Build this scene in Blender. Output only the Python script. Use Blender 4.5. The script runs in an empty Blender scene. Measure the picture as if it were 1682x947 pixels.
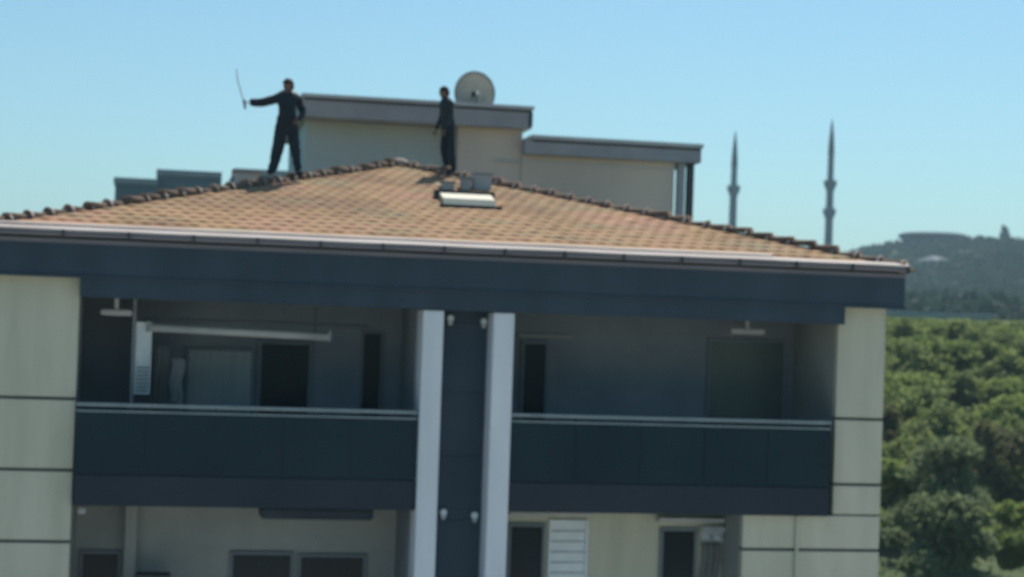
import bpy, bmesh, math, random
from mathutils import Vector, Matrix, noise
random.seed(7)
R = math.radians
sc = bpy.context.scene
col = sc.collection

# ---------------------------------------------------------------- camera
YAW, PITCH, ROLL, DIST = R(11), R(1.2), R(2.0), 28.0
cd = bpy.data.cameras.new('camera'); cam = bpy.data.objects.new('camera', cd); col.objects.link(cam)
cd.sensor_width = 36; cd.lens = 36 * 2940 / 1682
cd.clip_start = .1; cd.clip_end = 6000
fw = Vector((math.sin(YAW) * math.cos(PITCH), math.cos(YAW) * math.cos(PITCH), math.sin(PITCH)))
r0 = Vector((math.cos(YAW), -math.sin(YAW), 0)); u0 = r0.cross(fw)
rr = r0 * math.cos(ROLL) + u0 * math.sin(ROLL); uu = -r0 * math.sin(ROLL) + u0 * math.cos(ROLL)
m = Matrix((rr, uu, -fw)).transposed().to_4x4()
m.translation = (-DIST * math.sin(YAW), -DIST * math.cos(YAW), 11.0)
cam.matrix_world = m
cd.dof.use_dof = True; cd.dof.focus_distance = 7.0; cd.dof.aperture_fstop = 3.1
sc.camera = cam

# ---------------------------------------------------------------- world, sun, exposure
SUN_EL, SUN_AZ = R(57), R(28)          # azimuth clockwise from +Y: the sun stands behind the roof
w = bpy.data.worlds.new('World'); sc.world = w; w.use_nodes = True
nt = w.node_tree; nt.nodes.clear()
out = nt.nodes.new('ShaderNodeOutputWorld'); bg = nt.nodes.new('ShaderNodeBackground')
sky = nt.nodes.new('ShaderNodeTexSky'); sky.sky_type = 'NISHITA'; sky.sun_disc = False
sky.sun_elevation = SUN_EL; sky.sun_rotation = SUN_AZ; sky.altitude = 100
sky.air_density = 1.0; sky.dust_density = 1.2; sky.ozone_density = 1.6
bg.inputs['Strength'].default_value = 0.093
tint = nt.nodes.new('ShaderNodeVectorMath'); tint.operation = 'MULTIPLY'; tint.inputs[1].default_value = (.68, .98, 1.03)
nt.links.new(sky.outputs[0], tint.inputs[0]); nt.links.new(tint.outputs[0], bg.inputs['Color']); nt.links.new(bg.outputs[0], out.inputs['Surface'])
sd = bpy.data.lights.new('sun', 'SUN'); sun = bpy.data.objects.new('sun', sd); col.objects.link(sun)
sd.energy = 4.6; sd.angle = R(.5); sd.color = (1, .95, .86)
sdir = Vector((math.sin(SUN_AZ) * math.cos(SUN_EL), math.cos(SUN_AZ) * math.cos(SUN_EL), math.sin(SUN_EL)))
sun.rotation_euler = sdir.to_track_quat('Z', 'Y').to_euler(); sun.location = (0, 20, 60)
sc.view_settings.view_transform = 'Standard'; sc.view_settings.look = 'None'
sc.view_settings.gamma = 1; sc.view_settings.exposure = 0.25
sc.view_settings.use_curve_mapping = False
sc.render.engine = 'CYCLES'; sc.cycles.max_bounces = 6; sc.cycles.volume_bounces = 0
sc.cycles.use_denoising = True

# ---------------------------------------------------------------- materials
def mat(name, c1, c2=None, scale=3.0, rough=.8, bump=0, bscale=30, metal=0, stretch=(1, 1, 1), spec=.3, detail=6):
    mt = bpy.data.materials.new(name); mt.use_nodes = True
    n = mt.node_tree; b = n.nodes['Principled BSDF']
    b.inputs['Roughness'].default_value = rough; b.inputs['Metallic'].default_value = metal
    b.inputs['Specular IOR Level'].default_value = spec
    c2 = c2 or tuple(min(1, x * 1.18) for x in c1)
    tc = n.nodes.new('ShaderNodeTexCoord'); mp = n.nodes.new('ShaderNodeMapping')
    mp.inputs['Scale'].default_value = stretch
    n.links.new(tc.outputs['Object'], mp.inputs[0])
    t = n.nodes.new('ShaderNodeTexNoise'); t.inputs['Scale'].default_value = scale; t.inputs['Detail'].default_value = detail
    r = n.nodes.new('ShaderNodeValToRGB')
    r.color_ramp.elements[0].position = .32; r.color_ramp.elements[1].position = .68
    r.color_ramp.elements[0].color = (*c1, 1); r.color_ramp.elements[1].color = (*c2, 1)
    n.links.new(mp.outputs[0], t.inputs[0]); n.links.new(t.outputs[0], r.inputs[0]); n.links.new(r.outputs[0], b.inputs['Base Color'])
    if bump:
        t2 = n.nodes.new('ShaderNodeTexNoise'); t2.inputs['Scale'].default_value = bscale
        bp = n.nodes.new('ShaderNodeBump'); bp.inputs['Strength'].default_value = bump
        n.links.new(mp.outputs[0], t2.inputs[0]); n.links.new(t2.outputs[0], bp.inputs['Height']); n.links.new(bp.outputs[0], b.inputs['Normal'])
    return mt

M = dict(
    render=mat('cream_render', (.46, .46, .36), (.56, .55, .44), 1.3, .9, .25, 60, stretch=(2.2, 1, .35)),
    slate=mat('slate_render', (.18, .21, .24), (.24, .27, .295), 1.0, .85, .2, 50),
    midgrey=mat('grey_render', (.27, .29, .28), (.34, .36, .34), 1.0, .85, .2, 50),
    fascia=mat('anthracite_cladding', (.027, .047, .068), (.042, .065, .090), .9, .65, .15, 20, stretch=(1.5, 1, .5)),
    soffit=mat('soffit_board', (.05, .065, .08), None, 1, .8),
    pillar=mat('pale_pillar_paint', (.62, .66, .70), (.72, .75, .79), 1.2, .7, .1, 40, stretch=(3, 3, .5)),
    groove=mat('shadow_groove', (.10, .11, .10), None, 2, .9),
    slab=mat('slab_paint', (.010, .022, .036), (.016, .031, .048), .7, .5),
    glassrail=mat('tinted_railing_glass', (.010, .024, .040), (.017, .034, .052), .5, .12, spec=.35),
    metal=mat('grey_rail_metal', (.20, .25, .27), (.27, .32, .34), 3, .5, metal=.3),
    pane=mat('window_glass', (.010, .018, .025), (.017, .028, .036), .6, .15, spec=.2),
    paneL=mat('curtained_window_glass', (.22, .25, .26), (.30, .32, .33), 1.4, .3, spec=.5, stretch=(5, 1, .4)),
    paneR=mat('painted_reflection_glass', (.09, .125, .13), (.11, .14, .12), 1.0, .25, spec=.4),  # faint greenish reflection is put into the base colour
    pvc=mat('white_plastic', (.62, .68, .70), (.72, .78, .80), 3, .5),
    frame=mat('grey_window_frame', (.13, .16, .18), None, 3, .5),
    tile=None,
    hip=mat('dark_hip_tile', (.13, .085, .06), (.26, .17, .12), 3.5, .9),
    mortar=mat('ridge_mortar', (.33, .27, .23), (.50, .43, .38), 5, .95, .4, 40),
    gutter=mat('pale_gutter', (.14, .135, .15), (.20, .185, .20), 1.5, .6, stretch=(.5, 4, 4)),
    flash=mat('pale_eave_flashing', (.36, .30, .28), (.50, .44, .41), 1.2, .7, stretch=(.6, 3, 3)),
    cream=mat('cream_hatch_paint', (.56, .52, .40), (.66, .61, .48), 3, .5),
    darkmetal=mat('dark_metal', (.045, .055, .06), (.07, .08, .085), 4, .5, metal=.4),
    wallB=mat('weathered_beige_render', (.47, .45, .40), (.60, .56, .48), .5, .9, .25, 30, stretch=(1, 1, .5)),
    wallA=mat('weathered_grey_render', (.37, .48, .50), (.45, .55, .56), .5, .9, .25, 30, stretch=(1, 1, .5)),
    slabB=mat('grey_roof_slab', (.26, .295, .33), (.34, .37, .40), 1.0, .85, .1, 30),
    coping=mat('pale_coping', (.42, .46, .48), (.5, .54, .56), 2, .8),
    dish=mat('grey_dish_paint', (.33, .35, .33), (.40, .41, .38), 5, .6),
    conc=mat('pale_concrete', (.40, .42, .42), (.52, .54, .53), 2, .85, .2, 30),
    stone=mat('minaret_stone', (.12, .15, .16), (.16, .19, .20), .3, .9, stretch=(1, 1, .3)),
    lead=mat('lead_cone', (.06, .08, .09), None, .5, .9, spec=.1),
    cloth=mat('dark_cloth', (.012, .022, .033), (.024, .038, .052), 6, .9),
    cloth2=mat('dark_jacket', (.022, .038, .048), (.035, .055, .065), 6, .9),
    trousers=mat('navy_trousers', (.012, .024, .038), (.022, .038, .055), 6, .9),
    skin=mat('skin', (.19, .12, .09), None, 9, .6),
    hair=mat('dark_hair', (.012, .012, .013), None, 20, .7),
    wood=mat('pale_weathered_wood', (.45, .48, .50), (.55, .58, .60), 8, .8),
    bark=mat('bark', (.07, .055, .04), (.11, .09, .065), 4, .95, .5, 20),
    farwall=mat('far_house_wall', (.18, .21, .22), (.24, .27, .27), .3, .9),
    farroof=mat('far_red_roof', (.10, .07, .06), (.13, .09, .075), .5, .9),
    path=mat('stone_wall_pale', (.34, .38, .33), (.44, .47, .41), .3, .9),
)
def leafmat(name, a, b):
    mt = mat(name, a, b, .55, .75, spec=.2, detail=3)
    n = mt.node_tree; p = n.nodes['Principled BSDF']; o_ = n.nodes['Material Output']
    tr = n.nodes.new('ShaderNodeBsdfTranslucent'); mx = n.nodes.new('ShaderNodeMixShader'); mx.inputs[0].default_value = .45
    n.links.new(p.inputs['Base Color'].links[0].from_socket, tr.inputs['Color'])
    n.links.new(p.outputs[0], mx.inputs[1]); n.links.new(tr.outputs[0], mx.inputs[2]); n.links.new(mx.outputs[0], o_.inputs['Surface'])
    return mt
M['leafA'] = leafmat('leaf_green', (.20, .27, .075), (.26, .31, .095))
M['leafB'] = leafmat('leaf_dark', (.16, .20, .10), (.21, .25, .12))
M['leafC'] = leafmat('leaf_olive', (.13, .14, .06), (.18, .17, .075))
M['leafD'] = leafmat('leaf_mid_green', (.19, .24, .08), (.24, .28, .10))
M['leafF'] = leafmat('far_wood_green', (.022, .048, .032), (.036, .062, .040))
M['grass'] = leafmat('grass_blades', (.05, .085, .025), (.075, .10, .035))

def tilemat():
    mt = bpy.data.materials.new('clay_roof_tile'); mt.use_nodes = True
    n = mt.node_tree; b = n.nodes['Principled BSDF']; b.inputs['Roughness'].default_value = .85
    b.inputs['Specular IOR Level'].default_value = .2
    L = n.links.new
    tc = n.nodes.new('ShaderNodeTexCoord')
    t = n.nodes.new('ShaderNodeTexNoise'); t.inputs['Scale'].default_value = .55; t.inputs['Detail'].default_value = 8; t.inputs['Roughness'].default_value = .65
    L(tc.outputs['Object'], t.inputs[0])
    r = n.nodes.new('ShaderNodeValToRGB'); e = r.color_ramp.elements
    e[0].position = .41; e[0].color = (.25, .145, .085, 1); e[1].position = .60; e[1].color = (.37, .205, .13, 1)
    q = r.color_ramp.elements.new(.5); q.color = (.35, .215, .11, 1)
    L(t.outputs[0], r.inputs[0])
    # each tile a shade of its own
    mp = n.nodes.new('ShaderNodeMapping'); mp.inputs['Scale'].default_value = (4, 1 / .33, 0.0)
    L(tc.outputs['Object'], mp.inputs[0])
    vo = n.nodes.new('ShaderNodeTexVoronoi'); vo.inputs['Scale'].default_value = 1; vo.inputs['Randomness'].default_value = .25
    L(mp.outputs[0], vo.inputs[0])
    hs = n.nodes.new('ShaderNodeSeparateColor'); L(vo.outputs['Color'], hs.inputs[0])
    mr = n.nodes.new('ShaderNodeMapRange'); mr.inputs['To Min'].default_value = .9; mr.inputs['To Max'].default_value = 1.08
    L(hs.outputs[0], mr.inputs[0])
    mx = n.nodes.new('ShaderNodeVectorMath'); mx.operation = 'SCALE'
    L(r.outputs[0], mx.inputs[0]); L(mr.outputs[0], mx.inputs['Scale'])
    # lichen patches
    t3 = n.nodes.new('ShaderNodeTexNoise'); t3.inputs['Scale'].default_value = 1.6; t3.inputs['Detail'].default_value = 9
    mp3 = n.nodes.new('ShaderNodeMapping'); mp3.inputs['Scale'].default_value = (.5, 1.5, 1); L(tc.outputs['Object'], mp3.inputs[0]); L(mp3.outputs[0], t3.inputs[0])
    r3 = n.nodes.new('ShaderNodeValToRGB'); r3.color_ramp.elements[0].position = .52; r3.color_ramp.elements[1].position = .66
    L(t3.outputs[0], r3.inputs[0])
    mm = n.nodes.new('ShaderNodeMix'); mm.data_type = 'RGBA'; mm.inputs[7].default_value = (.27, .21, .12, 1)
    L(r3.outputs[0], mm.inputs[0]); L(mx.outputs[0], mm.inputs[6]); L(mm.outputs[2], b.inputs['Base Color'])
    return mt
M['tile'] = tilemat()

# ---------------------------------------------------------------- helpers
def kids(o): return [c for c in bpy.data.objects if c.parent == o]
def tag(o, label=None, cat=None, group=None, kind=None):
    if label: o['label'] = label
    if cat: o['category'] = cat
    if group: o['group'] = group
    if kind: o['kind'] = kind
    return o
def thing(name, label, cat, loc=(0, 0, 0), rz=0, group=None):
    o = bpy.data.objects.new(name, None); col.objects.link(o)
    o.location = loc; o.rotation_euler = (0, 0, rz); o.empty_display_size = .2
    return tag(o, label, cat, group)
class MB:
    def __init__(s): s.bm = bmesh.new()
    def box(s, x0, x1, y0, y1, z0, z1, bev=0):
        r = bmesh.ops.create_cube(s.bm, size=1)
        bmesh.ops.scale(s.bm, vec=(x1 - x0, y1 - y0, z1 - z0), verts=r['verts'])
        bmesh.ops.translate(s.bm, vec=((x0 + x1) / 2, (y0 + y1) / 2, (z0 + z1) / 2), verts=r['verts'])
        if bev:
            es = list({e for v in r['verts'] for e in v.link_edges})
            bmesh.ops.bevel(s.bm, geom=es, offset=bev, segments=2, affect='EDGES')
        return s
    def tube(s, a, b, ra, rb=None, seg=12, caps=True):
        a, b = Vector(a), Vector(b); rb = ra if rb is None else rb
        d = b - a
        r = bmesh.ops.create_cone(s.bm, cap_ends=caps, segments=seg, radius1=ra, radius2=max(rb, 1e-4), depth=d.length)
        bmesh.ops.rotate(s.bm, matrix=d.to_track_quat('Z', 'Y').to_matrix(), cent=(0, 0, 0), verts=r['verts'])
        bmesh.ops.translate(s.bm, vec=(a + b) / 2, verts=r['verts']); return s
    def lathe(s, prof, c=(0, 0, 0), seg=24):
        rings = []
        for r, z in prof:
            rings.append([s.bm.verts.new((c[0] + r * math.cos(2 * math.pi * k / seg), c[1] + r * math.sin(2 * math.pi * k / seg), c[2] + z)) for k in range(seg)])
        for A, B in zip(rings, rings[1:]):
            for k in range(seg): s.bm.faces.new((A[k], A[(k + 1) % seg], B[(k + 1) % seg], B[k]))
        s.bm.faces.new(rings[0][::-1]); s.bm.faces.new(rings[-1]); return s
    def poly(s, pts): s.bm.faces.new([s.bm.verts.new(p) for p in pts]); return s
    def build(s, name, mt, parent=None, smooth=False):
        me = bpy.data.meshes.new(name); bmesh.ops.recalc_face_normals(s.bm, faces=s.bm.faces[:]) if not getattr(s, 'raw', 0) else None
        s.bm.to_mesh(me); s.bm.free()
        for mm in (mt if isinstance(mt, list) else [mt]): me.materials.append(mm)
        if smooth: me.polygons.foreach_set('use_smooth', [True] * len(me.polygons))
        o = bpy.data.objects.new(name, me); col.objects.link(o); o.parent = parent
        return o
def box(name, mt, parent, *a, bev=0): return MB().box(*a, bev=bev).build(name, mt, parent)

# ---------------------------------------------------------------- terrain
def ss(t): t = max(0, min(1, t)); return t * t * (3 - 2 * t)
def ground_z(x, y):
    d = math.hypot(x, y)
    z = 13.2 * ss((y - 42) / 112) * (.25 + .75 * ss((x + 40) / 70))
    z += 7 * ss((y - 200) / 300)
    sx = 47 if x < 305 else 50
    z += 25.5 * math.exp(-((x - 305) / sx) ** 2 / 2 - ((y - 655) / 150) ** 2 / 2)
    z += 12 * math.exp(-((x - 430) / 90) ** 2 / 2 - ((y - 700) / 150) ** 2 / 2)
    z += 1.2 * noise.noise(Vector((x / 35, y / 35, 3))) * ss((d - 45) / 60)
    z += .25 * noise.noise(Vector((x / 6, y / 6, 9))) * ss((d - 40) / 20)
    return z
g = bmesh.new()
rad = [0, 10, 20, 30] + [30 * 1.035 ** k for k in range(1, 122)]
seg = 320; prev = None; c0 = g.verts.new((0, 0, 0))
for rdi in rad[1:]:
    ring = []
    for k in range(seg):
        a = 2 * math.pi * k / seg; x, y = rdi * math.cos(a), rdi * math.sin(a)
        ring.append(g.verts.new((x, y, ground_z(x, y))))
    for k in range(seg):
        if prev: g.faces.new((prev[k], ring[k], ring[(k + 1) % seg], prev[(k + 1) % seg]))
        else: g.faces.new((c0, ring[k], ring[(k + 1) % seg]))
    prev = ring
GR = rad[-1]
me = bpy.data.meshes.new('ground'); g.to_mesh(me); g.free()
me.materials.append(mat('meadow_ground', (.040, .078, .024), (.075, .095, .036), .04, .95, .6, 2.5, detail=12))
me.polygons.foreach_set('use_smooth', [True] * len(me.polygons))
tag(bpy.data.objects.new('ground', me), kind='structure'); col.objects.link(bpy.data.objects['ground'])

# unseen pale yard, added to bounce sunlight onto the shaded front of the block
ym = bmesh.new()
for a in range(24):
    for b_ in range(20):
        x0, y0 = -42 + a * 3.5, -58 + b_ * 3.0
        q = [ym.verts.new((x, y, .03)) for x, y in ((x0, y0), (x0 + 3.48, y0), (x0 + 3.48, y0 + 2.98), (x0, y0 + 2.98))]; ym.faces.new(q)
me = bpy.data.meshes.new('bounce_yard'); ym.to_mesh(me); ym.free(); me.materials.append(mat('pale_bounce_paving', (.44, .43, .39), (.54, .52, .47), .4, .9, .2, 20))
o = bpy.data.objects.new('bounce_yard', me); col.objects.link(o); tag(o, kind='structure')

# ---------------------------------------------------------------- apartment building
apt = thing('apartment_building', 'apartment block with red-brown tiled hip roof, dark eaves band and two dark balconies', 'apartment building')
EX0, EX1, EY = -8.3, 6.48, -.15          # eaves line
HW = (EX1 - EX0) / 2; AX = (EX0 + EX1) / 2; AY = EY + HW; EZ = 12.15; SL = .257; BY = EY + 2 * HW
wm = MB().box(-8.1, 6.27, 2.3, BY - .3, 0, 11.5)
wm.box(.05, 3.95, 1.2, 2.297, 0, 8.1)
wm.build('wall', M['render'], apt)
# side wings with shadow grooves
def wing(x0, x1, zt, zb, seams):
    b = MB(); zs = [zt] + [z for z in seams if zb < z < zt] + [zb]
    for a, c in zip(zs, zs[1:]): b.box(x0, x1, .15, .30, c + .025, a - .025 if a != zt else a, .006)
    o = b.build('wing_wall', M['render'], apt)
    box('groove', M['groove'], o, x0 + .01, x1 - .01, .19, .32, zb, zt - .01)
    return o
seams = [9.68 - 1.07 * k for k in range(10)]
wing(-8.1, -6.58, 11.5, .5, seams)
wing(5.47, 6.29, 11.5, 8.1, seams)
wing(3.95, 6.29, 8.097, .5, [z for z in seams])
box('return_wall', M['midgrey'], apt, -8.1, -6.58, .32, 2.297, 0, 11.49)
MB().box(5.47, 6.27, .32, 2.297, 0, 11.49).box(3.95, 5.467, .32, 2.297, 0, 8.09).build('return_wall', M['midgrey'], apt)
# eaves band
band = MB().box(EX0 + .02, EX1, EY, EY + .12, 11.5, 12.07, .01).box(EX0 + .02, EX0 + .14, EY + .12, BY, 11.5, 12.07).box(EX1 - .12, EX1, EY + .12, BY, 11.5, 12.07)
band.box(EX0 + .02, EX1, BY, BY + .1, 11.5, 12.07).build('fascia', M['fascia'], apt)
box('fascia_trim', M['fascia'], apt, EX0, EX1 + .015, EY - .018, EY - .002, 11.49, 11.53)
box('soffit', M['soffit'], apt, EX0 + .14, EX1 - .12, EY + .12, BY, 11.503, 11.56)
box('lintel_beam', M['fascia'], apt, -6.56, .0, -.135, .25, 11.21, 11.50)
box('lintel_beam', M['fascia'], apt, .003, 5.467, -.135, .25, 11.21, 11.50)
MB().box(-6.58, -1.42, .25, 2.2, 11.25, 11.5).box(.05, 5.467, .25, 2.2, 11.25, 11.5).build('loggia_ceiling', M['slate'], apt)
# roof: courses of pan tiles on the four slopes
def slope_face():
    b = bmesh.new(); rows = 24; run = HW + .12; step = run / rows; amp = .011
    for j in range(rows):
        a, c = j * step, (j + 1) * step + .02
        xa = HW + .12 - a; xc = max(HW + .12 - (j + 1) * step, .02)
        n = max(4, int(2 * xa / .052)); lo, hi, nose = [], [], []
        for i in range(n + 1):
            s = -1 + 2 * i / n; x = s * xa; off = .125 * (j % 2)
            wv = amp * abs(math.sin(math.pi * (x + off) / .25)) + .006 * noise.noise(Vector((x * 3, j, 0)))
            z1 = a * SL + .028 + wv; z2 = c * SL + .012 + wv
            x2 = max(-xc, min(xc, x))
            nose.append(b.verts.new((x, a + .004, a * SL - .01))); lo.append(b.verts.new((x, a, z1))); hi.append(b.verts.new((x2, c, z2)))
        for i in range(n):
            b.faces.new((nose[i], nose[i + 1], lo[i + 1], lo[i]))
            if (hi[i].co - hi[i + 1].co).length > 1e-5: b.faces.new((lo[i], lo[i + 1], hi[i + 1], hi[i]))
            else: b.faces.new((lo[i], lo[i + 1], hi[i]))
    return b
rb = bmesh.new()
base = bpy.data.meshes.new('t'); sf = slope_face(); sf.to_mesh(base); sf.free()
for k in range(4):
    tmp = bmesh.new(); tmp.from_mesh(base)
    bmesh.ops.translate(tmp, vec=(0, -HW - .12, 0), verts=tmp.verts)
    bmesh.ops.rotate(tmp, matrix=Matrix.Rotation(k * math.pi / 2, 3, 'Z'), cent=(0, 0, 0), verts=tmp.verts)
    bmesh.ops.translate(tmp, vec=(AX, AY, EZ - .12 * SL), verts=tmp.verts)
    t2 = bpy.data.meshes.new('t2'); tmp.to_mesh(t2); tmp.free(); rb.from_mesh(t2)
me = bpy.data.meshes.new('roof'); rb.to_mesh(me); rb.free(); me.materials.append(M['tile'])
roof = bpy.data.objects.new('roof', me); col.objects.link(roof); roof.parent = apt
box('roof_deck', M['soffit'], roof, EX0 + .05, EX1 - .05, EY + .05, BY, 12.075, 12.11)
apex = Vector((AX, AY, EZ + HW * SL + .03))
for cx, cy in ((EX0, EY), (EX1, EY), (EX0, BY), (EX1, BY)):
    c = Vector((cx, cy, EZ + .01)); d = (apex - c); L = d.length; d.normalize(); n = int(L / .40)
    b = MB(); mo = MB(); up = Vector((0, 0, 1)); sd_ = d.cross(up).normalized()
    for i in range(n):
        jz = random.uniform(-.03, .035); js = random.uniform(-.02, .02)
        p = c + d * (i * L / n); q = c + d * ((i + 1.0) * L / n + .02)
        ring = []
        for pt, rd, lift in ((p, .115, .02), (q, .085, -.02)):
            ring.append([b.bm.verts.new(pt + sd_ * (math.cos(t) * rd + js) + up * (math.sin(t) * rd + lift + jz)) for t in [math.pi * k / 8 for k in range(9)]])
        for k in range(8): b.bm.faces.new((ring[0][k], ring[0][k + 1], ring[1][k + 1], ring[1][k]))
        b.bm.faces.new(ring[0] )
        pp = p + d * .03
        mo.tube(pp + up * .0 , pp + d * .05 + up * .0, .135, .12, 10)
    b.build('hip_tiles', M['hip'], roof, True); mo.build('hip_mortar', M['mortar'], roof)
# mortar cap at the apex
MB().lathe([(.2, -.04), (.18, .05), (.12, .10), (.05, .12)], apex, 14).build('apex_cap', M['mortar'], roof, True)
# gutter
gt = MB(); gt.tube((EX0, EY - .09, 12.135), (EX1 + .02, EY - .09, 12.135), .04, seg=14)
gt.box(EX0, EX1, EY - .03, EY - .002, 12.0, 12.065)
gut = gt.build('gutter', M['gutter'], apt)
for k in range(16): box('gutter_bracket', M['darkmetal'], gut, EX0 + .5 + k * .95, EX0 + .53 + k * .95, EY - .16, EY - .032, 12.075, 12.19)
fz = lambda y: EZ + SL * (y - EY)
for (ya, yb, lift, nm) in ((EY - .13, EY + .05, .085, 'eave_flashing'), (EY + .14, EY + .24, .095, 'eave_flashing')):
    b = MB(); za, zb_ = fz(ya) + lift, fz(yb) + lift; x0, x1 = EX0 - .02 + (yb - EY if yb > EY + .1 else 0), EX1 + .02 - (yb - EY if yb > EY + .1 else 0)
    if yb > EY + .1: x1 -= 2.0
    n = 60; v = []
    for i in range(n + 1):
        x = x0 + (x1 - x0) * i / n; jz = .006 * noise.noise(Vector((x * .9, ya, 0)))
        v.append([b.bm.verts.new((x, ya, za - .03 + jz)), b.bm.verts.new((x, ya - .003, za + jz)), b.bm.verts.new((x, yb, zb_ + jz)), b.bm.verts.new((x, yb, zb_ - .05 + jz))])
    for p_, q_ in zip(v, v[1:]):
        for k in range(4): b.bm.faces.new((p_[k], q_[k], q_[(k + 1) % 4], p_[(k + 1) % 4]))
    b.build(nm, M['flash'], roof)
# pillars and stair strip
for x0, x1 in ((-1.40, -1.075), (-.29, .04)):
    p = box('pillar', M['pillar'], apt, x0, x1, -.1, .5, 0, 11.2, bev=.012)
    tag(p, 'pale vertical pillar beside the dark stair strip')
st = box('stair_panel', M['fascia'], apt, -1.073, -.292, .42, .6, 0, 11.25)
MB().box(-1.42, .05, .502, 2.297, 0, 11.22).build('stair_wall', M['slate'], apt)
for z in (11.0, 9.9, 8.9, 7.9, 6.8): box('panel_joint', M['fascia'], st, -1.04, -.33, .405, .418, z, z + .02)
for x, z in ((-.90, 11.08), (-.36, 11.05), (-.90, 8.03), (-.40, 7.99)):
    lt = MB().box(x - .05, x + .05, .33, .418, z - .05, z + .06, .02).build('wall_light', M['pvc'], apt)
    MB().lathe([(.025, -.06), (.04, -.03), (.04, 0)], (x, .36, z - .04), 10).build('shade', M['conc'], lt)
# balconies
def balcony(x0, x1, npan):
    sl = box('balcony', M['slab'], apt, x0, x1, 0, 2.2, 8.1, 8.56, bev=.01)
    w_ = (x1 - x0) / npan
    for k in range(npan): box('railing_panel', M['glassrail'], sl, x0 + k * w_ + .006, x0 + (k + 1) * w_ - .006, .012, .032, 8.57, 9.55)
    box('handrail', M['metal'], sl, x0, x1, -.02, .06, 9.585, 9.64, bev=.01)
    box('lower_rail', M['metal'], sl, x0, x1, .0, .04, 9.50, 9.525)
    for k in range(npan + 1): box('post', M['darkmetal'], sl, max(x0, x0 + k * w_ - .02), min(x1, x0 + k * w_ + .02), .034, .07, 8.56, 9.584)
    return sl
balcony(-6.56, -1.41, 5)
b2 = balcony(.045, 5.34, 5)
MB().box(5.29, 5.34, .08, .148, 8.57, 9.58).build('railing_panel', M['glassrail'], b2)
# loggia back walls
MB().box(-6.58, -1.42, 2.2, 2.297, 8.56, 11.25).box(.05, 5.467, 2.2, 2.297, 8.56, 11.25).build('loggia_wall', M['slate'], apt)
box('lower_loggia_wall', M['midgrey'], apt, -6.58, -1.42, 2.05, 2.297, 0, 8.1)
MB().box(-6.58, -1.42, 0.02, 2.2, 4.9, 5.45).box(.05, 3.947, .02, 1.19, 4.9, 5.45).build('lower_slab', M['slab'], apt)
def window(name, x0, x1, z0, z1, Y, n=2, glass='pane', fr='frame', t=.05, lab=None):
    b = MB(); d0 = Y - .06
    b.box(x0, x1, d0, Y - .002, z1 - t, z1).box(x0, x1, d0, Y - .002, z0, z0 + t)
    w_ = (x1 - x0) / n
    for k in range(n + 1):
        c = x0 + k * w_; a, e = (c, c + t) if k == 0 else ((c - t, c) if k == n else (c - t / 2, c + t / 2))
        b.box(a, e, d0, Y - .002, z0 + t, z1 - t)
    o = b.build(name, M[fr], apt)
    if lab: o['label'] = lab
    for k in range(n): box('pane', M[glass], o, x0 + k * w_ + t / 2, x0 + (k + 1) * w_ - t / 2, Y - .03, Y - .015, z0 + t / 2, z1 - t / 2)
    return o
# upper left
window('window', -4.95, -3.84, 9.35, 10.48, 2.2, 1, 'paneL', lab='pale curtained window in the left loggia')
window('window', -3.78, -2.9, 8.6, 10.62, 2.2, 1)
window('balcony_door', -2.08, -1.74, 8.58, 10.82, 2.2, 1, t=.03)
MB().box(-5.62, -2.0, 2.16, 2.197, 10.86, 10.93).build('window_head', M['frame'], apt)
sh = window('louvred_shutter', -5.74, -5.50, 9.74, 10.86, 1.0 + .05, 1, 'pvc', 'pvc', .03, 'white narrow shutter at the left end of the left loggia')
lv = MB()
for k in range(7): lv.box(-5.72, -5.52, .975, 1.0, 9.78 + k * .06, 9.80 + k * .06)
lv.build('louvre', M['frame'], sh)
box('partition', M['slate'], apt, -5.80, -5.745, .97, 2.197, 8.57, 11.24)
# upper right
window('balcony_door', .62, 1.09, 8.58, 10.76, 2.2, 1)
box('window_head', M['midgrey'], apt, .55, 1.5, 2.15, 2.197, 10.82, 10.88)
window('window', 3.9, 5.3, 8.9, 10.9, 2.2, 1, 'paneR', 'slate', .03)
for x, Y, z, lo in ((-6.05, .9, 11.0, .24), (4.4, 1.6, 11.05, .3)):
    MB().box(x - lo, x + lo, Y - .09, Y + .09, z - .05, z + .04, .02).box(x - .03, x + .03, Y - .03, Y + .03, z + .04, 11.25).build('ceiling_light', M['conc'], apt)
# lower left
window('window', -4.12, -3.09, 6.0, 7.18, 2.05, 1)
window('window', -3.02, -1.9, 6.0, 7.15, 2.05, 1)
window('window', -6.5, -5.85, 6.0, 7.17, 2.05, 1)
box('corner_pier', M['midgrey'], apt, -5.8, -5.62, 1.75, 2.047, 0, 8.097)
MB().box(-6.52, -6.40, 1.0, 1.12, 7.86, 7.96, .02).build('wall_light', M['pvc'], apt)
MB().box(-3.7, -1.9, 1.2, 1.8, 7.80, 7.98, .03).build('shade_box', M['fascia'], apt)  # dark box added in place of the shading under the left balcony
# lower right
window('balcony_door', .30, .92, 5.46, 7.79, 1.2, 1)
wb = window('window', .98, 1.64, 6.2, 7.86, 1.2, 1, 'pvc', 'pvc', .04, 'window closed by a white roller blind')
bl = MB()
for k in range(9): bl.box(1.01, 1.61, 1.155, 1.168, 6.3 + k * .17, 6.3 + k * .17 + .025)
bl.build('blind_slat', M['conc'], wb)
window('balcony_door', 2.87, 3.50, 5.46, 7.75, 1.2, 1, fr='frame')
box('door_hood', M['conc'], apt, 2.8, 3.92, 1.0, 1.197, 7.86, 7.93)
box('window_head', M['conc'], apt, .3, 1.72, 1.1, 1.197, 7.93, 7.98)
MB().tube((4.86, .12, .5), (4.86, .12, 8.08), .03).build('downpipe', M['render'], apt)
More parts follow.
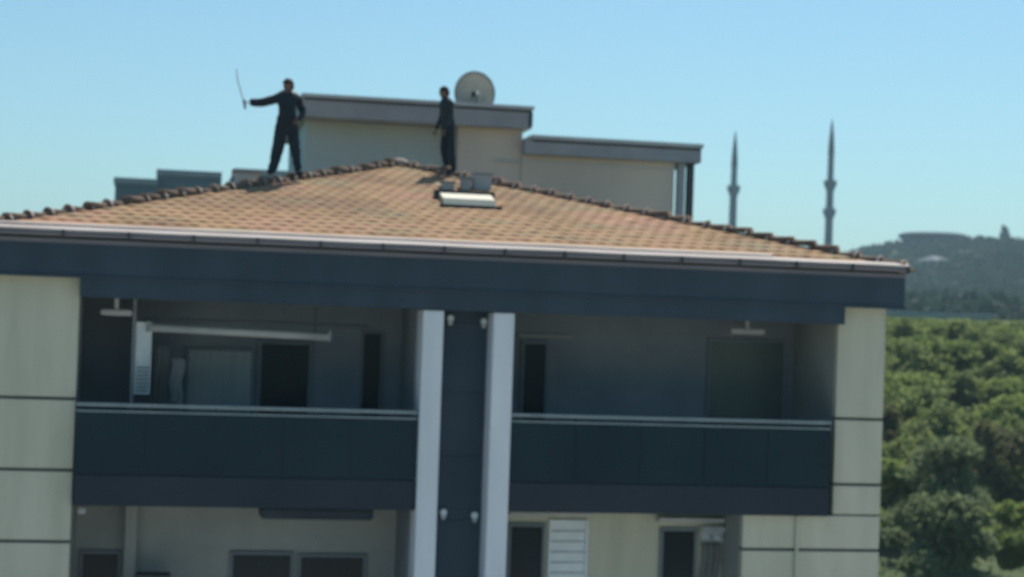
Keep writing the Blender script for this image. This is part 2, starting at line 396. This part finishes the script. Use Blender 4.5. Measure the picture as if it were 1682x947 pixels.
# roof hatch
hz = lambda y: EZ + SL * (y - EY)
hy0, hy1 = 3.25, 3.95
b = MB(); zt = hz(hy0)
prof = [(hy0, zt - .1), (hy0 + .02, zt + .03), (hy0 + .12, zt + .17), (hy1, hz(hy1) + .14), (hy1, hz(hy1) - .1)]
A_ = [b.bm.verts.new((-.62, y, z)) for y, z in prof]; B_ = [b.bm.verts.new((.30, y, z)) for y, z in prof]
b.bm.faces.new(A_); b.bm.faces.new(B_[::-1])
for k in range(5): b.bm.faces.new((A_[k], B_[k], B_[(k + 1) % 5], A_[(k + 1) % 5]))
hatch = b.build('roof_hatch', M['cream'], apt)
box('hinge_box', M['darkmetal'], hatch, -.70, .38, hy1 - .09, hy1 + .1, hz(hy1) - .05, hz(hy1) + .16)
box('flashing', M['darkmetal'], hatch, -.70, .38, 3.12, 3.24, hz(3.12) - .05, hz(3.2) + .06)
for x0, x1, y, h in ((-.05, .12, 4.9, .22), (.18, .52, 5.0, .30), (-.42, -.2, 4.8, .16)):
    v = MB().box(x0, x1, y, y + .25, hz(y) - .05, hz(y) + h, .01).build('roof_vent', M['conc'], apt)
    MB().box(x0 - .03, x1 + .03, y - .03, y + .28, hz(y) + h, hz(y) + h + .03).build('cowl', M['slabB'], v)
# a low brick chimney just behind the left hip
ch = MB().box(-4.15, -3.72, 5.4, 5.85, 12.9, 13.62, .01).build('chimney', M['wallA'], apt)
MB().box(-4.2, -3.67, 5.35, 5.9, 13.62, 13.68).build('cap', M['slabB'], ch)

# ---------------------------------------------------------------- things in the loggias
rb_ = thing('rolled_awning', 'pale rolled awning hanging below the ceiling of the upper left loggia', 'awning', (-4.15, 1.0, 10.75))
rb_.rotation_euler = (0, R(1.2), 0)
MB().tube((-1.4, 0, 0), (1.4, 0, 0), .062, seg=14).build('fabric_roll', M['conc'], rb_, True)
for s in (-1, 1):
    box('end_cap', M['metal'], rb_, s * 1.42 - .02, s * 1.42 + .02, -.06, .06, -.07, .1)
    box('hanger', M['darkmetal'], rb_, s * 1.18 - .015, s * 1.18 + .015, -.01, .01, .063, .48)
def cloth(name, x0, x1, y, z0, z1, mt, label, cat, folds=5, amp=.03):
    b = MB(); n = 36; k = 12; V = []
    for j in range(k + 1):
        t = j / k; row = []
        for i in range(n + 1):
            s = i / n
            row.append(b.bm.verts.new((x0 + (x1 - x0) * s * (1 - .08 * t) + .02 * math.sin(9 * t), y + amp * (.3 + .7 * t) * math.sin(folds * 2 * math.pi * s + t), z1 - (z1 - z0) * t * (1 - .04 * math.sin(5 * s)))))
        V.append(row)
    for j in range(k):
        for i in range(n): b.bm.faces.new((V[j][i], V[j][i + 1], V[j + 1][i + 1], V[j + 1][i]))
    bmesh.ops.solidify(b.bm, geom=b.bm.faces[:], thickness=.004)
    o = b.build(name, M[mt], None, True); return tag(o, label, cat)
cloth('curtain', -5.46, -5.22, 1.4, 9.2, 10.5, 'midgrey', 'grey curtain beside the white shutter in the upper left loggia', 'curtain', 3)
cloth('hanging_towel', -5.18, -4.98, 1.3, 9.6, 10.3, 'conc', 'pale towel hung right of the grey curtain in the upper left loggia', 'towel', 2)
cloth('hanging_cloth', 3.52, 3.95, 1.0, 7.55, 7.80, 'pvc', 'short white cloth hung at the top right of the lower balcony door', 'cloth', 2)
cloth('hanging_sheet', 3.56, 3.88, 1.1, 6.2, 7.52, 'midgrey', 'long grey sheet hanging right of the lower balcony door', 'sheet', 3)
cb = thing('cabinet', 'dark cabinet against the wall below the left balcony', 'cabinet', (-5.33, 1.5, 5.45))
MB().box(-.24, .24, -.2, .2, 0, 1.40, .01).build('body', M['slate'], cb)
for s in (-1, 1): box('door', M['fascia'], cb, .01 if s > 0 else -.23, .23 if s > 0 else -.01, -.22, -.203, .05, 1.36)
MB().box(-.26, .26, -.23, .21, 1.403, 1.43).build('top', M['darkmetal'], cb)

# ---------------------------------------------------------------- flat-roofed building behind
bb = thing('flat_roofed_building', 'beige flat-roofed rooftop storey in two steps rising right behind the tiled roof', 'building', (3, 20, 0))
bb.location = (0, 0, 0)
box('wall', M['wallA'], bb, -2.05, 1.45, 16.9, 23, 0, 15.9)
box('wall', M['wallB'], bb, 1.68, 3.30, 16.3, 23, 0, 15.9)
box('wall', M['wallB'], bb, 3.303, 7.25, 16.25, 23, 0, 15.28)
box('recess', M['darkmetal'], bb, 1.452, 1.677, 16.95, 22, 0, 15.9)
sA = box('roof_slab', M['slabB'], bb, -2.2, 3.46, 15.95, 23.3, 15.903, 16.37, bev=.01)
box('coping', M['coping'], sA, -2.24, 3.50, 15.90, 23.35, 16.373, 16.46)
box('drip', M['darkmetal'], sA, -2.18, 3.44, 15.925, 15.948, 16.31, 16.36)
box('end_cap', M['darkmetal'], sA, 3.38, 3.47, 15.92, 15.947, 15.95, 16.30)
sB = box('roof_slab', M['slabB'], bb, 3.303, 7.86, 15.97, 23.3, 15.283, 15.66, bev=.01)
box('coping', M['coping'], sB, 3.463, 7.90, 15.92, 23.35, 15.663, 15.76)
box('drip', M['darkmetal'], sB, 3.5, 7.84, 15.945, 15.967, 15.60, 15.65)
box('post', M['slabB'], bb, 7.32, 7.5, 16.15, 16.35, 0, 15.28)
box('post', M['darkmetal'], bb, 7.58, 7.74, 16.15, 16.35, 0, 15.28)
box('shadow_line_strip', M['coping'], bb, 2.6, 7.25, 16.23, 16.248, 15.08, 15.12)  # thin strip added to stand for the shadow line below the lower slab
# satellite dish on the slab
ds = thing('satellite_dish', 'round grey satellite dish on the edge of the flat roof behind the tiled one', 'satellite dish', (2.07, 16.4, 16.46))
b = MB(); N = 28; rings = []
for q in range(9):
    r_ = .50 * q / 8; dd = .16 * (1 - (q / 8) ** 2)
    rings.append([b.bm.verts.new((r_ * math.cos(2 * math.pi * k / N), dd, .30 + 1.08 * r_ * math.sin(2 * math.pi * k / N))) for k in range(N)])
for A, B in zip(rings[1:], rings[2:]):
    for k in range(N): b.bm.faces.new((A[k], A[(k + 1) % N], B[(k + 1) % N], B[k]))
b.bm.faces.new(rings[1]); bmesh.ops.solidify(b.bm, geom=b.bm.faces[:], thickness=.02)
b.build('reflector', M['dish'], ds, True)
rim = MB()
for k in range(N):
    a1, a2 = 2 * math.pi * k / N, 2 * math.pi * (k + 1) / N
    rim.tube((.5 * math.cos(a1), 0, .30 + .54 * math.sin(a1)), (.5 * math.cos(a2), 0, .30 + .54 * math.sin(a2)), .018, seg=8)
rim.build('rim', M['darkmetal'], ds)
MB().tube((0, .25, 0), (0, .2, .35), .03).tube((0, .2, .3), (0, .13, .3), .05).box(-.15, .15, .1, .4, 0, .02).build('mount', M['darkmetal'], ds)
arm = MB().tube((0, -.0, -.2), (0, -.42, .22), .015); arm.build('feed_arm', M['darkmetal'], ds)
MB().tube((0, -.46, .22), (0, -.36, .26), .04).build('receiver', M['coping'], ds)

# ---------------------------------------------------------------- stepped building further back on the left
nb = thing('stepped_building', 'blue-grey block with stepped flat rooftop peeping over the left roof slope', 'building', (0, 0, 0))
M['nb'] = mat('bluegrey_render', (.13, .18, .20), (.17, .22, .24), .3, .9)
for x0, x1, y0, z in ((-7.25, -5.72, 40, 15.75), (-5.717, -3.38, 40.3, 16.15), (-2.85, 2.5, 40, 16.3)):
    o = box('wall', M['nb'], nb, x0, x1, y0, 50, 0, z)
    box('parapet', M['slabB'], o, x0 - .06, x1 + .001, y0 - .06, 50.1, z + .003, z + .22)
box('wall', M['nb'], nb, -3.377, -2.853, 42, 50, 0, 15.2)
for x in (-6.9, -6.3, -5.2, -4.4): 
    wnd = MB().box(x, x + .4, 39.92 if x < -5.8 else 40.2, 39.98 if x < -5.8 else 40.28, 14.7, 15.3).build('window', M['pane'], nb)

# ---------------------------------------------------------------- the person on the roof
def skin_mesh(name, pts, edges, root, sub=2):
    me = bpy.data.meshes.new(name); me.from_pydata([p[0] for p in pts], edges, [])
    o = bpy.data.objects.new(name, me); col.objects.link(o)
    sk = o.modifiers.new('s', 'SKIN'); sk.use_smooth_shade = True
    for i, p in enumerate(pts):
        r = p[1] if isinstance(p[1], tuple) else (p[1], p[1])
        me.skin_vertices[0].data[i].radius = r; me.skin_vertices[0].data[i].use_root = (i == root)
    sb = o.modifiers.new('b', 'SUBSURF'); sb.levels = sub; sb.render_levels = sub
    dg = bpy.context.evaluated_depsgraph_get(); dg.update()
    me2 = bpy.data.meshes.new_from_object(o.evaluated_get(dg)); me2.name = name
    bpy.data.objects.remove(o); return me2
PX, PY, PZ = -3.28, 4.87, 13.56
P = [  # x to the picture's right, y away, z up (metres above the feet)
    ((0.00, 0, .93), (.215, .16)),   # 0 pelvis
    ((-.01, 0, 1.10), (.225, .16)),  # 1 waist
    ((-.01, 0, 1.28), (.255, .165)),  # 2 chest
    ((-.01, 0, 1.41), (.19, .12)),   # 3 upper chest
    ((-.01, -.01, 1.58), .06),       # 4 neck
    ((-.20, 0, 1.38), .095),         # 5 shoulder L
    ((-.46, -.03, 1.285), .088),        # 6 elbow
    ((-.70, -.06, 1.275), .072),        # 7 wrist
    ((.18, 0, 1.39), .082),           # 8 shoulder R
    ((.29, .02, 1.15), .068),         # 9 elbow
    ((.19, -.14, 1.00), .045),        # 10 wrist
    ((-.10, 0, .84), .14),          # 11 hip L
    ((-.145, .02, .47), .115),        # 12 knee
    ((-.23, .05, .09), .09),         # 13 ankle
    ((-.30, -.10, .035), .046),       # 14 toe
    ((.10, 0, .84), .14), ((.16, -.02, .47), .098), ((.24, .0, .09), .070), ((.28, -.15, .02), .046),
]
Ed = [(0, 1), (1, 2), (2, 3), (3, 4), (3, 5), (5, 6), (6, 7), (3, 8), (8, 9), (9, 10), (0, 11), (11, 12), (12, 13), (13, 14), (0, 15), (15, 16), (16, 17), (17, 18)]
person = None
def put(name, me, mt):
    me.materials.clear(); me.materials.append(mt); o = bpy.data.objects.new(name, me); col.objects.link(o); o.parent = person; return o
def hand(wr, fwd, palm_n, curl, name='hand'):
    wr, fwd, pn = Vector(wr), Vector(fwd).normalized(), Vector(palm_n).normalized(); sd2 = fwd.cross(pn).normalized()
    pts = [(wr, (.024, .018)), (wr + fwd * .045, (.034, .017)), (wr + fwd * .085, (.036, .015))]; ed = [(0, 1), (1, 2)]
    bm_all = bmesh.new()
    t = skin_mesh('h', [(tuple(p[0]), p[1]) for p in pts], ed, 0, 1); bm_all.from_mesh(t)
    chains = [(-.027, .030, .072), (-.009, .034, .080), (.009, .032, .076), (.026, .026, .060)]
    for off, _, ln in chains:
        p0 = wr + fwd * .065 + sd2 * off; q = [(tuple(p0), .0085)]; d = fwd.copy(); pos = p0 + fwd * .022; q.append((tuple(pos), .0085))
        for kk in range(3):
            d = (Matrix.Rotation(curl, 3, sd2) @ d); pos = pos + d * ln * (.42, .33, .25)[kk]; q.append((tuple(pos), (.008, .0075, .0065)[kk]))
        bm_all.from_mesh(skin_mesh('f', q, [(a, a + 1) for a in range(4)], 0, 1))
    p0 = wr + fwd * .02 - sd2 * .026; q = [(tuple(p0), .011), (tuple(p0 - sd2 * .022 + fwd * .025 + pn * .012), .0095), (tuple(p0 - sd2 * .028 + fwd * .055 + pn * .03), .0085), (tuple(p0 - sd2 * .018 + fwd * .075 + pn * .045), .0075)]
    bm_all.from_mesh(skin_mesh('f', q, [(0, 1), (1, 2), (2, 3)], 0, 1))
    me = bpy.data.meshes.new(name); bm_all.to_mesh(me); bm_all.free(); me.polygons.foreach_set('use_smooth', [True] * len(me.polygons))
    return put(name, me, M['skin'])
def make_person(loc, rz, pts_, top_mat, head_at, turn, label):
    global person
    person = thing('person', label, 'person', loc, R(rz))
    body = put('body', skin_mesh('body', pts_, Ed, 0), M[top_mat])
    # trousers share the one body surface through a second material slot
    for v in body.data.vertices:      # cloth folds
        if v.co.z > 1.46 : continue
        q = noise.noise(Vector((v.co.x * 9, v.co.y * 9, v.co.z * 14))) + .5 * noise.noise(v.co * 26)
        v.co += Vector((v.co.x, v.co.y, 0)).normalized() * q * .022
    body.data.materials.append(M['trousers']); body.data.materials.append(M['skin'])
    for p in body.data.polygons:
        c = p.center
        if c.z < .93 and abs(c.x) < .45: p.material_index = 1
        if c.z > 1.485: p.material_index = 2
    # head with face
    hb = bmesh.new(); bmesh.ops.create_icosphere(hb, subdivisions=4, radius=1)
    for v in hb.verts:
        x, y, z = v.co
        wdt = .078 * (1 - .22 * max(0, -z)); v.co = Vector((x * wdt, y * .098, z * .118))
        if y < -.3:
            v.co.y -= .022 * math.exp(-((x / .16) ** 2) - ((z + .12) / .2) ** 2)          # nose
            v.co.y += .012 * (math.exp(-(((abs(x) - .38) / .16) ** 2) - ((z - .05) / .12) ** 2))  # eye sockets
            v.co.y -= .006 * math.exp(-((x / .3) ** 2) - ((z + .48) / .07) ** 2)           # lips
            v.co.y -= .010 * math.exp(-((x / .3) ** 2) - ((z + .85) / .15) ** 2)           # chin
    for s in (-1, 1):
        r = bmesh.ops.create_uvsphere(hb, u_segments=10, v_segments=8, radius=1)
        for v in r['verts']: v.co = Vector((v.co.x * .014 + s * .079, v.co.y * .022 + .006, v.co.z * .034 - .005))
    me = bpy.data.meshes.new('head'); hb.to_mesh(me); hb.free(); me.polygons.foreach_set('use_smooth', [True] * len(me.polygons))
    head = put('head', me, M['skin']); head.location = head_at; head.rotation_euler = (0, 0, R(turn))
    hb = bmesh.new(); bmesh.ops.create_icosphere(hb, subdivisions=4, radius=1)
    dl = [v for v in hb.verts if (v.co.z < .25 and v.co.y < .15) or v.co.z < -.45]
    bmesh.ops.delete(hb, geom=dl, context='VERTS')
    for v in hb.verts:
        k = 1 + .05 * noise.noise(v.co * 6); v.co = Vector((v.co.x * .105 * k, v.co.y * .122 * k + .006, v.co.z * .138 * k))
    bmesh.ops.solidify(hb, geom=hb.faces[:], thickness=.01)
    me = bpy.data.meshes.new('hair'); hb.to_mesh(me); hb.free(); hair = put('hair', me, M['hair']); hair.location = head.location; hair.rotation_euler = head.rotation_euler
    for s in (-1, 1):
        eb = MB(); r = bmesh.ops.create_uvsphere(eb.bm, u_segments=10, v_segments=8, radius=.011); bmesh.ops.translate(eb.bm, vec=(s * .03, -.083, .006), verts=r['verts'])
        e_ = eb.build('eye', M['hair'], person, True); e_.location = head.location; e_.rotation_euler = head.rotation_euler
    return person
make_person((PX, PY, PZ), 0, P, 'cloth', (-.01, -.02, 1.62), -25, 'person in dark clothes standing on the tiled roof, one arm stretched out with a stick')
hand((-.70, -.06, 1.275), (-1, -.1, .05), (0, -1, .1), R(62))
hand((.19, -.14, 1.0), (-.4, -.75, -.5), (-.6, .3, 0), R(25))
P2 = [
    ((0.00, 0, .93), (.15, .12)), ((.01, -.02, 1.10), (.155, .125)), ((.0, -.05, 1.27), (.175, .14)), ((0, -.07, 1.38), (.14, .10)), ((0, -.12, 1.53), .056),
    ((-.17, -.06, 1.36), .075), ((-.20, -.10, 1.08), .06), ((-.15, -.24, .88), .045),
    ((.17, -.06, 1.36), .075), ((.21, -.04, 1.08), .06), ((.20, -.16, .86), .045),
    ((-.09, 0, .84), .12), ((-.10, -.05, .47), .09), ((-.10, .08, .09), .06), ((-.11, -.08, .03), .04),
    ((.09, 0, .84), .12), ((.10, .05, .47), .09), ((.10, .14, .09), .06), ((.11, -.02, .03), .04),
]
make_person((-.11, 6.42, 13.85), -78, P2, 'cloth2', (0, -.13, 1.57), 0, 'slim person in dark clothes standing side-on by the roof vents, left of the dish')
person.scale = (.95, .85, 1)
hand((-.15, -.24, .88), (0, -.3, -1), (1, 0, 0), R(28))
hand((.20, -.16, .86), (0, -.3, -1), (-1, 0, 0), R(28))
# the stick in the stretched hand
sk = thing('stick', 'thin pale stick held upright in the outstretched hand of the person on the roof', 'stick', (PX - .79, PY - .085, PZ + 1.28))
sb_ = MB()
pth = [(.03, 0, -.12), (0, 0, 0), (-.05, 0, .16), (-.12, 0, .36), (-.155, 0, .60)]
for i, (a, c) in enumerate(zip(pth, pth[1:])): sb_.tube(a, c, (.012, .011, .012, .012)[i], (.011, .012, .012, .008)[i], 10)
sb_.build('shaft', M['wood'], sk, True)
MB().tube((.032, 0, -.13), (-.004, 0, .02), .018, seg=12).build('grip', M['darkmetal'], sk, True)

# ---------------------------------------------------------------- minarets, far off
def minaret(x, y, tip, bals, label):
    zb = ground_z(x, y) - 1
    o = thing('minaret', label, 'minaret', (x, y, zb), 0, 'twin minarets on the skyline')
    H = tip - zb; top = bals[0] - zb
    b = MB(); b.lathe([(1.9, 0), (1.9, H * .16), (1.35, H * .22), (1.15, top - 6), (1.1, top), (1.0, top + .1), (.92, H - 11)], (0, 0, 0), 20)
    b.build('shaft', M['stone'], o)
    b = MB(); b.lathe([(1.08, H - 11), (1.0, H - 10.4), (.75, H - 6), (.35, H - 2), (.08, H)], (0, 0, 0), 20); b.build('spire', M['lead'], o)
    for bz in bals:
        h = bz - zb
        MB().lathe([(1.2, h - 2.2), (1.55, h - 1.2), (1.95, h - .3), (2.0, h), (2.0, h + 1.1), (1.85, h + 1.1), (1.85, h + .1)], (0, 0, 0), 20).build('gallery', M['stone'], o)
    return o
minaret(165.6, 500, 73.5, [55.5], 'left and shorter minaret with one gallery beside the beige building')
minaret(196.9, 500, 79.0, [58.6, 49.8], 'right and taller minaret with two galleries standing near the wooded hill')

# ---------------------------------------------------------------- hill: flat hall, houses, trees
hx, hy = 299, 650; hzb = ground_z(hx, hy)
hall = thing('hilltop_hall', 'wide flat-roofed round hall on top of the distant wooded hill', 'building', (hx, hy, hzb - 2))
roofz = 52.0 - (hzb - 2)
MB().lathe([(13.4, roofz + .2), (13.8, roofz + .6), (13.8, roofz + 1.6), (11.5, roofz + 2.3), (4, roofz + 2.6)], (0, 0, 0), 40).build('roof', M['lead'], hall)
b = MB(); b.lathe([(12.25, 0), (12.25, roofz + .2)], (0, 0, 0), 40); b.build('drum', M['lead'], hall)
for k in range(14):
    a = 2 * math.pi * k / 14
    MB().box(-1, 1, -.1, .1, roofz - 3.2, roofz - 1.2).build('window', M['pane'], hall).matrix_local = Matrix.Rotation(a, 4, 'Z') @ Matrix.Translation((0, -12.3, 0))

def crown_mesh(name, lobes, n, size, mt, seed):
    rnd = random.Random(seed); vs, fs = [], []
    for _ in range(n):
        c, r = rnd.choice(lobes)
        while True:
            p = Vector((rnd.uniform(-1, 1), rnd.uniform(-1, 1), rnd.uniform(-1, 1)))
            if .3 < p.length < 1: break
        p = p.normalized() * (p.length ** .8)
        p = Vector(c) + Vector((p.x * r[0], p.y * r[1], p.z * r[2])) * (1 + .6 * noise.noise(p * 3 + Vector((seed, 0, 0))))
        u = Vector((rnd.gauss(0, 1), rnd.gauss(0, 1), rnd.gauss(0, 1))).normalized(); v = u.cross(Vector((rnd.gauss(0, 1), rnd.gauss(0, 1), rnd.gauss(0, 1)))).normalized()
        s = size * rnd.uniform(.5, 1.4); i = len(vs)
        vs += [p - u * s, p + v * s * .55, p + u * s, p - v * s * .55]; fs.append((i, i + 1, i + 2, i + 3))
    me = bpy.data.meshes.new(name); me.from_pydata(vs, [], fs); me.materials.append(mt); return me
def tree(x, y, h, wd, mt, label, cat='tree', group=None, n=5200, leaf=.17, trunk=True, seed=0, name='broadleaf_tree'):
    rnd = random.Random(seed + 11); z = ground_z(x, y)
    o = thing(name, label, cat, (x, y, z - .1), rnd.uniform(0, 6), group)
    lobes = []
    for k in range(16):
        a = rnd.uniform(0, 6.28); q = rnd.uniform(0, 1) ** .6; zz = rnd.uniform(.28, .9)
        rw = wd / 2 * (1 - abs(zz - .5) * 1.1)
        lobes.append(((math.cos(a) * q * rw, math.sin(a) * q * rw, zz * h), (wd * rnd.uniform(.12, .24), wd * rnd.uniform(.12, .24), h * rnd.uniform(.07, .15))))
    cm = crown_mesh('crown', lobes, n, leaf, mt, seed); c = bpy.data.objects.new('crown', cm); col.objects.link(c); c.parent = o
    b = MB(); b.tube((0, 0, 0), (.08 * h * .3, 0, h * .45), h * .028, h * .016, 10)
    for k in range(7):
        l = rnd.choice(lobes)[0]; b.tube((.02 * h, 0, h * rnd.uniform(.25, .45)), l, h * .012, h * .003, 6)
    b.build('trunk', M['bark'], o); return o

# ---------------------------------------------------------------- haze
def add_haze():
    hb = MB().box(-1500, 1500, -1500, 1500, -14, 100)
    mt = bpy.data.materials.new('haze'); mt.use_nodes = True; n = mt.node_tree; n.nodes.clear()
    o_ = n.nodes.new('ShaderNodeOutputMaterial'); v = n.nodes.new('ShaderNodeVolumePrincipled')
    v.inputs['Color'].default_value = (.60, .86, 1.0, 1); v.inputs['Density'].default_value = .0003; v.inputs['Anisotropy'].default_value = .2
    n.links.new(v.outputs[0], o_.inputs['Volume'])
    tag(hb.build('haze', mt), kind='stuff')
add_haze()

# ---------------------------------------------------------------- meadow, retaining wall, trees on the right
rw = thing('retaining_wall', 'long pale low wall along the top of the green slope', 'wall')
b = MB(); b2_ = MB(); pts = [(48 + k * 4, 149 + 3 * math.sin(k * .5)) for k in range(9)]
for (xa, ya), (xb, yb) in zip(pts, pts[1:]):
    for B_, t0, z0, z1 in ((b, .25, -.8, .45), (b2_, .4, .453, .62)):
        za, zb2 = ground_z(xa, ya), ground_z(xb, yb)
        q = [B_.bm.verts.new(p) for p in ((xa, ya - t0, za + z0), (xb, yb - t0, zb2 + z0), (xb, yb + t0, zb2 + z0), (xa, ya + t0, za + z0), (xa, ya - t0, za + z1), (xb, yb - t0, zb2 + z1), (xb, yb + t0, zb2 + z1), (xa, ya + t0, za + z1))]
        for f in ((0, 1, 2, 3), (4, 5, 6, 7), (0, 1, 5, 4), (1, 2, 6, 5), (2, 3, 7, 6), (3, 0, 4, 7)): B_.bm.faces.new([q[i] for i in f])
b.build('stone_face', M['path'], rw); b2_.build('coping', M['coping'], rw)
rnd = random.Random(3); vs, fs = [], []
for _ in range(7000):
    y = 42 + 112 * rnd.random() ** .9; x = y * .52 + rnd.uniform(-18, 22)
    if noise.noise(Vector((x / 9, y / 9, 0))) + rnd.uniform(-.5, .5) < -.15: continue
    z = ground_z(x, y); h = rnd.uniform(.08, .25); 
    for q in range(3):
        a = rnd.uniform(0, 3.14); dx, dy = math.cos(a) * .09, math.sin(a) * .09; lx, ly = rnd.gauss(0, .12), rnd.gauss(0, .12); i = len(vs)
        ox, oy = rnd.gauss(0, .15), rnd.gauss(0, .15)
        vs += [(x + ox - dx, y + oy - dy, z - .03), (x + ox + dx, y + oy + dy, z - .03), (x + ox + lx, y + oy + ly, z + h)]; fs.append((i, i + 1, i + 2))
me = bpy.data.meshes.new('tall_grass'); me.from_pydata(vs, [], fs); me.materials.append(M['grass'])
o = bpy.data.objects.new('tall_grass', me); col.objects.link(o); tag(o, 'tall green grass growing on the slope at the right', 'grass', kind='stuff')

TR = 'trees and bushes on the green slope'
rnd = random.Random(21); k = 0; spots = []
while len(spots) < 60 and k < 6000:
    k += 1; y = rnd.uniform(58, 140); x = y * rnd.uniform(.45, .66)
    if any((x - a) ** 2 + (y - b) ** 2 < 3.3 ** 2 for a, b in spots): continue
    hmax = 11.3 + .0150 * y - ground_z(x, y)
    if hmax < 1.6: continue
    spots.append((x, y))
protos = []
for k, (x, y) in enumerate(spots):
    hmax = min(rnd.uniform(4.2, 6.0), 11.3 + .0150 * y - ground_z(x, y))
    if k < 6:
        o = tree(x, y, 5, 6.0, M[('leafA', 'leafD', 'leafA', 'leafD', 'leafD', 'leafA')[k]], 'leafy tree among the dense green trees covering the slope at the right', group='dense trees on the slope', seed=30 + k, n=5200, leaf=.2); protos.append(o)
    else:
        src = protos[rnd.choice((0, 1, 2, 3, 5, 5) if y > 75 else (1, 3, 4, 0))]; o = src.copy(); col.objects.link(o)
        for c in kids(src): d_ = c.copy(); col.objects.link(d_); d_.parent = o
        o.location = (x, y, ground_z(x, y) - .1); o.rotation_euler = (0, 0, rnd.uniform(0, 6.28))
    o.scale = (rnd.uniform(.9, 1.15), rnd.uniform(.9, 1.15), hmax / 5)
tree(31.5, 52, 6.6, 6.0, M['leafB'], 'dark green tree close to the right wall of the apartment block', group=TR, seed=1, n=9000)
tree(37.5, 60, 6.2, 5.0, M['leafC'], 'brownish olive tree at the foot of the green slope, near the bottom right', group=TR, seed=2, n=7000)
tree(42.5, 66, 4.6, 5.5, M['leafB'], 'dark bushy tree at the right edge of the photo low on the slope', group=TR, seed=3, n=7000)
tree(36.5, 72, 5.0, 3.4, M['leafC'], 'slender brown-leaved tree half way up the slope beside the building corner', group=TR, seed=4)
tree(27.5, 45, 4.4, 5.0, M['leafB'], 'low dark bush at the bottom of the photo beside the building corner', 'bush', group=TR, seed=7, n=7000, name='bush')
tree(33.5, 47, 4.0, 4.5, M['leafA'], 'low green bush at the bottom right corner of the photo', 'bush', group=TR, seed=8, n=7000, name='bush')

# wood on the hill: one mass
rnd = random.Random(5); vs, fs = [], []
def clump(x, y, z, w_, h_, k):
    for _ in range(k):
        p = Vector((rnd.gauss(0, 1), rnd.gauss(0, 1), rnd.gauss(0, 1))).normalized()
        c = Vector((x + p.x * w_, y + p.y * w_, z + h_ * .55 + p.z * h_ * .5))
        u = Vector((rnd.gauss(0, 1), rnd.gauss(0, 1), rnd.gauss(0, 1))).normalized(); v = u.cross(Vector((rnd.gauss(0, 1), rnd.gauss(0, 1), rnd.gauss(0, 1)))).normalized()
        s = w_ * .42; i = len(vs); vs.extend([c - u * s, c + v * s * .7, c + u * s, c - v * s * .7]); fs.append((i, i + 1, i + 2, i + 3))
cnt = 0
while cnt < 5200:
    y = rnd.uniform(250, 760); x = y * .47 + rnd.uniform(-75, 75)
    if (x - hx) ** 2 + (y - hy) ** 2 < 15.5 ** 2: continue
    if y < 480 and noise.noise(Vector((x / 45, y / 45, 4))) < -.25: continue
    s = rnd.uniform(1.6, 3.0) * (.7 if y > 560 else 1); clump(x, y, ground_z(x, y), s, s * rnd.uniform(1.2, 1.7), 22); cnt += 1
me = bpy.data.meshes.new('woodland'); me.from_pydata(vs, [], fs); me.materials.append(M['leafF'])
o = bpy.data.objects.new('woodland', me); col.objects.link(o); tag(o, 'blue-green wood covering the distant hill', 'wood', kind='stuff')
tree(325.5, 640, 8.5, 4.6, M['leafF'], 'single tall slim tree on the right shoulder of the distant hill', n=1200, leaf=.7, seed=9, name='cypress_tree')
def house(x, y, wx, h, rz, label, red):
    z = ground_z(x, y); o = thing('house', label, 'house', (x, y, z - 1), rz, 'far houses on the hill')
    b = MB().box(-wx / 2, wx / 2, -4, 4, 0, h + 1); b.build('wall', M['farwall'], o)
    b = MB(); e = .5; a = [(-wx / 2 - e, -4 - e, h + 1.02), (wx / 2 + e, -4 - e, h + 1.02), (wx / 2 + e, 4 + e, h + 1.02), (-wx / 2 - e, 4 + e, h + 1.02)]; t1, t2 = (-wx / 2 + 3, 0, h + 3), (wx / 2 - 3, 0, h + 3)
    b.poly(a); b.poly([a[0], a[1], t2, t1]); b.poly([a[2], a[3], t1, t2]); b.poly([a[1], a[2], t2]); b.poly([a[3], a[0], t1])
    bmesh.ops.remove_doubles(b.bm, verts=b.bm.verts[:], dist=.001)
    b.build('roof', M['farroof'] if red else M['fascia'], o)
    for k in range(int(wx / 3)): box('window', M['pane'], o, -wx / 2 + 1 + k * 3, -wx / 2 + 2.2 + k * 3, -4.05, -3.99, 2.6, 4)
house(237, 547, 9, 4.5, .2, 'small white house on the hill just beyond the right end of the dark eaves', False)
house(262, 566, 9, 3.6, .4, 'pale house on the distant hill directly below the round hall', False)
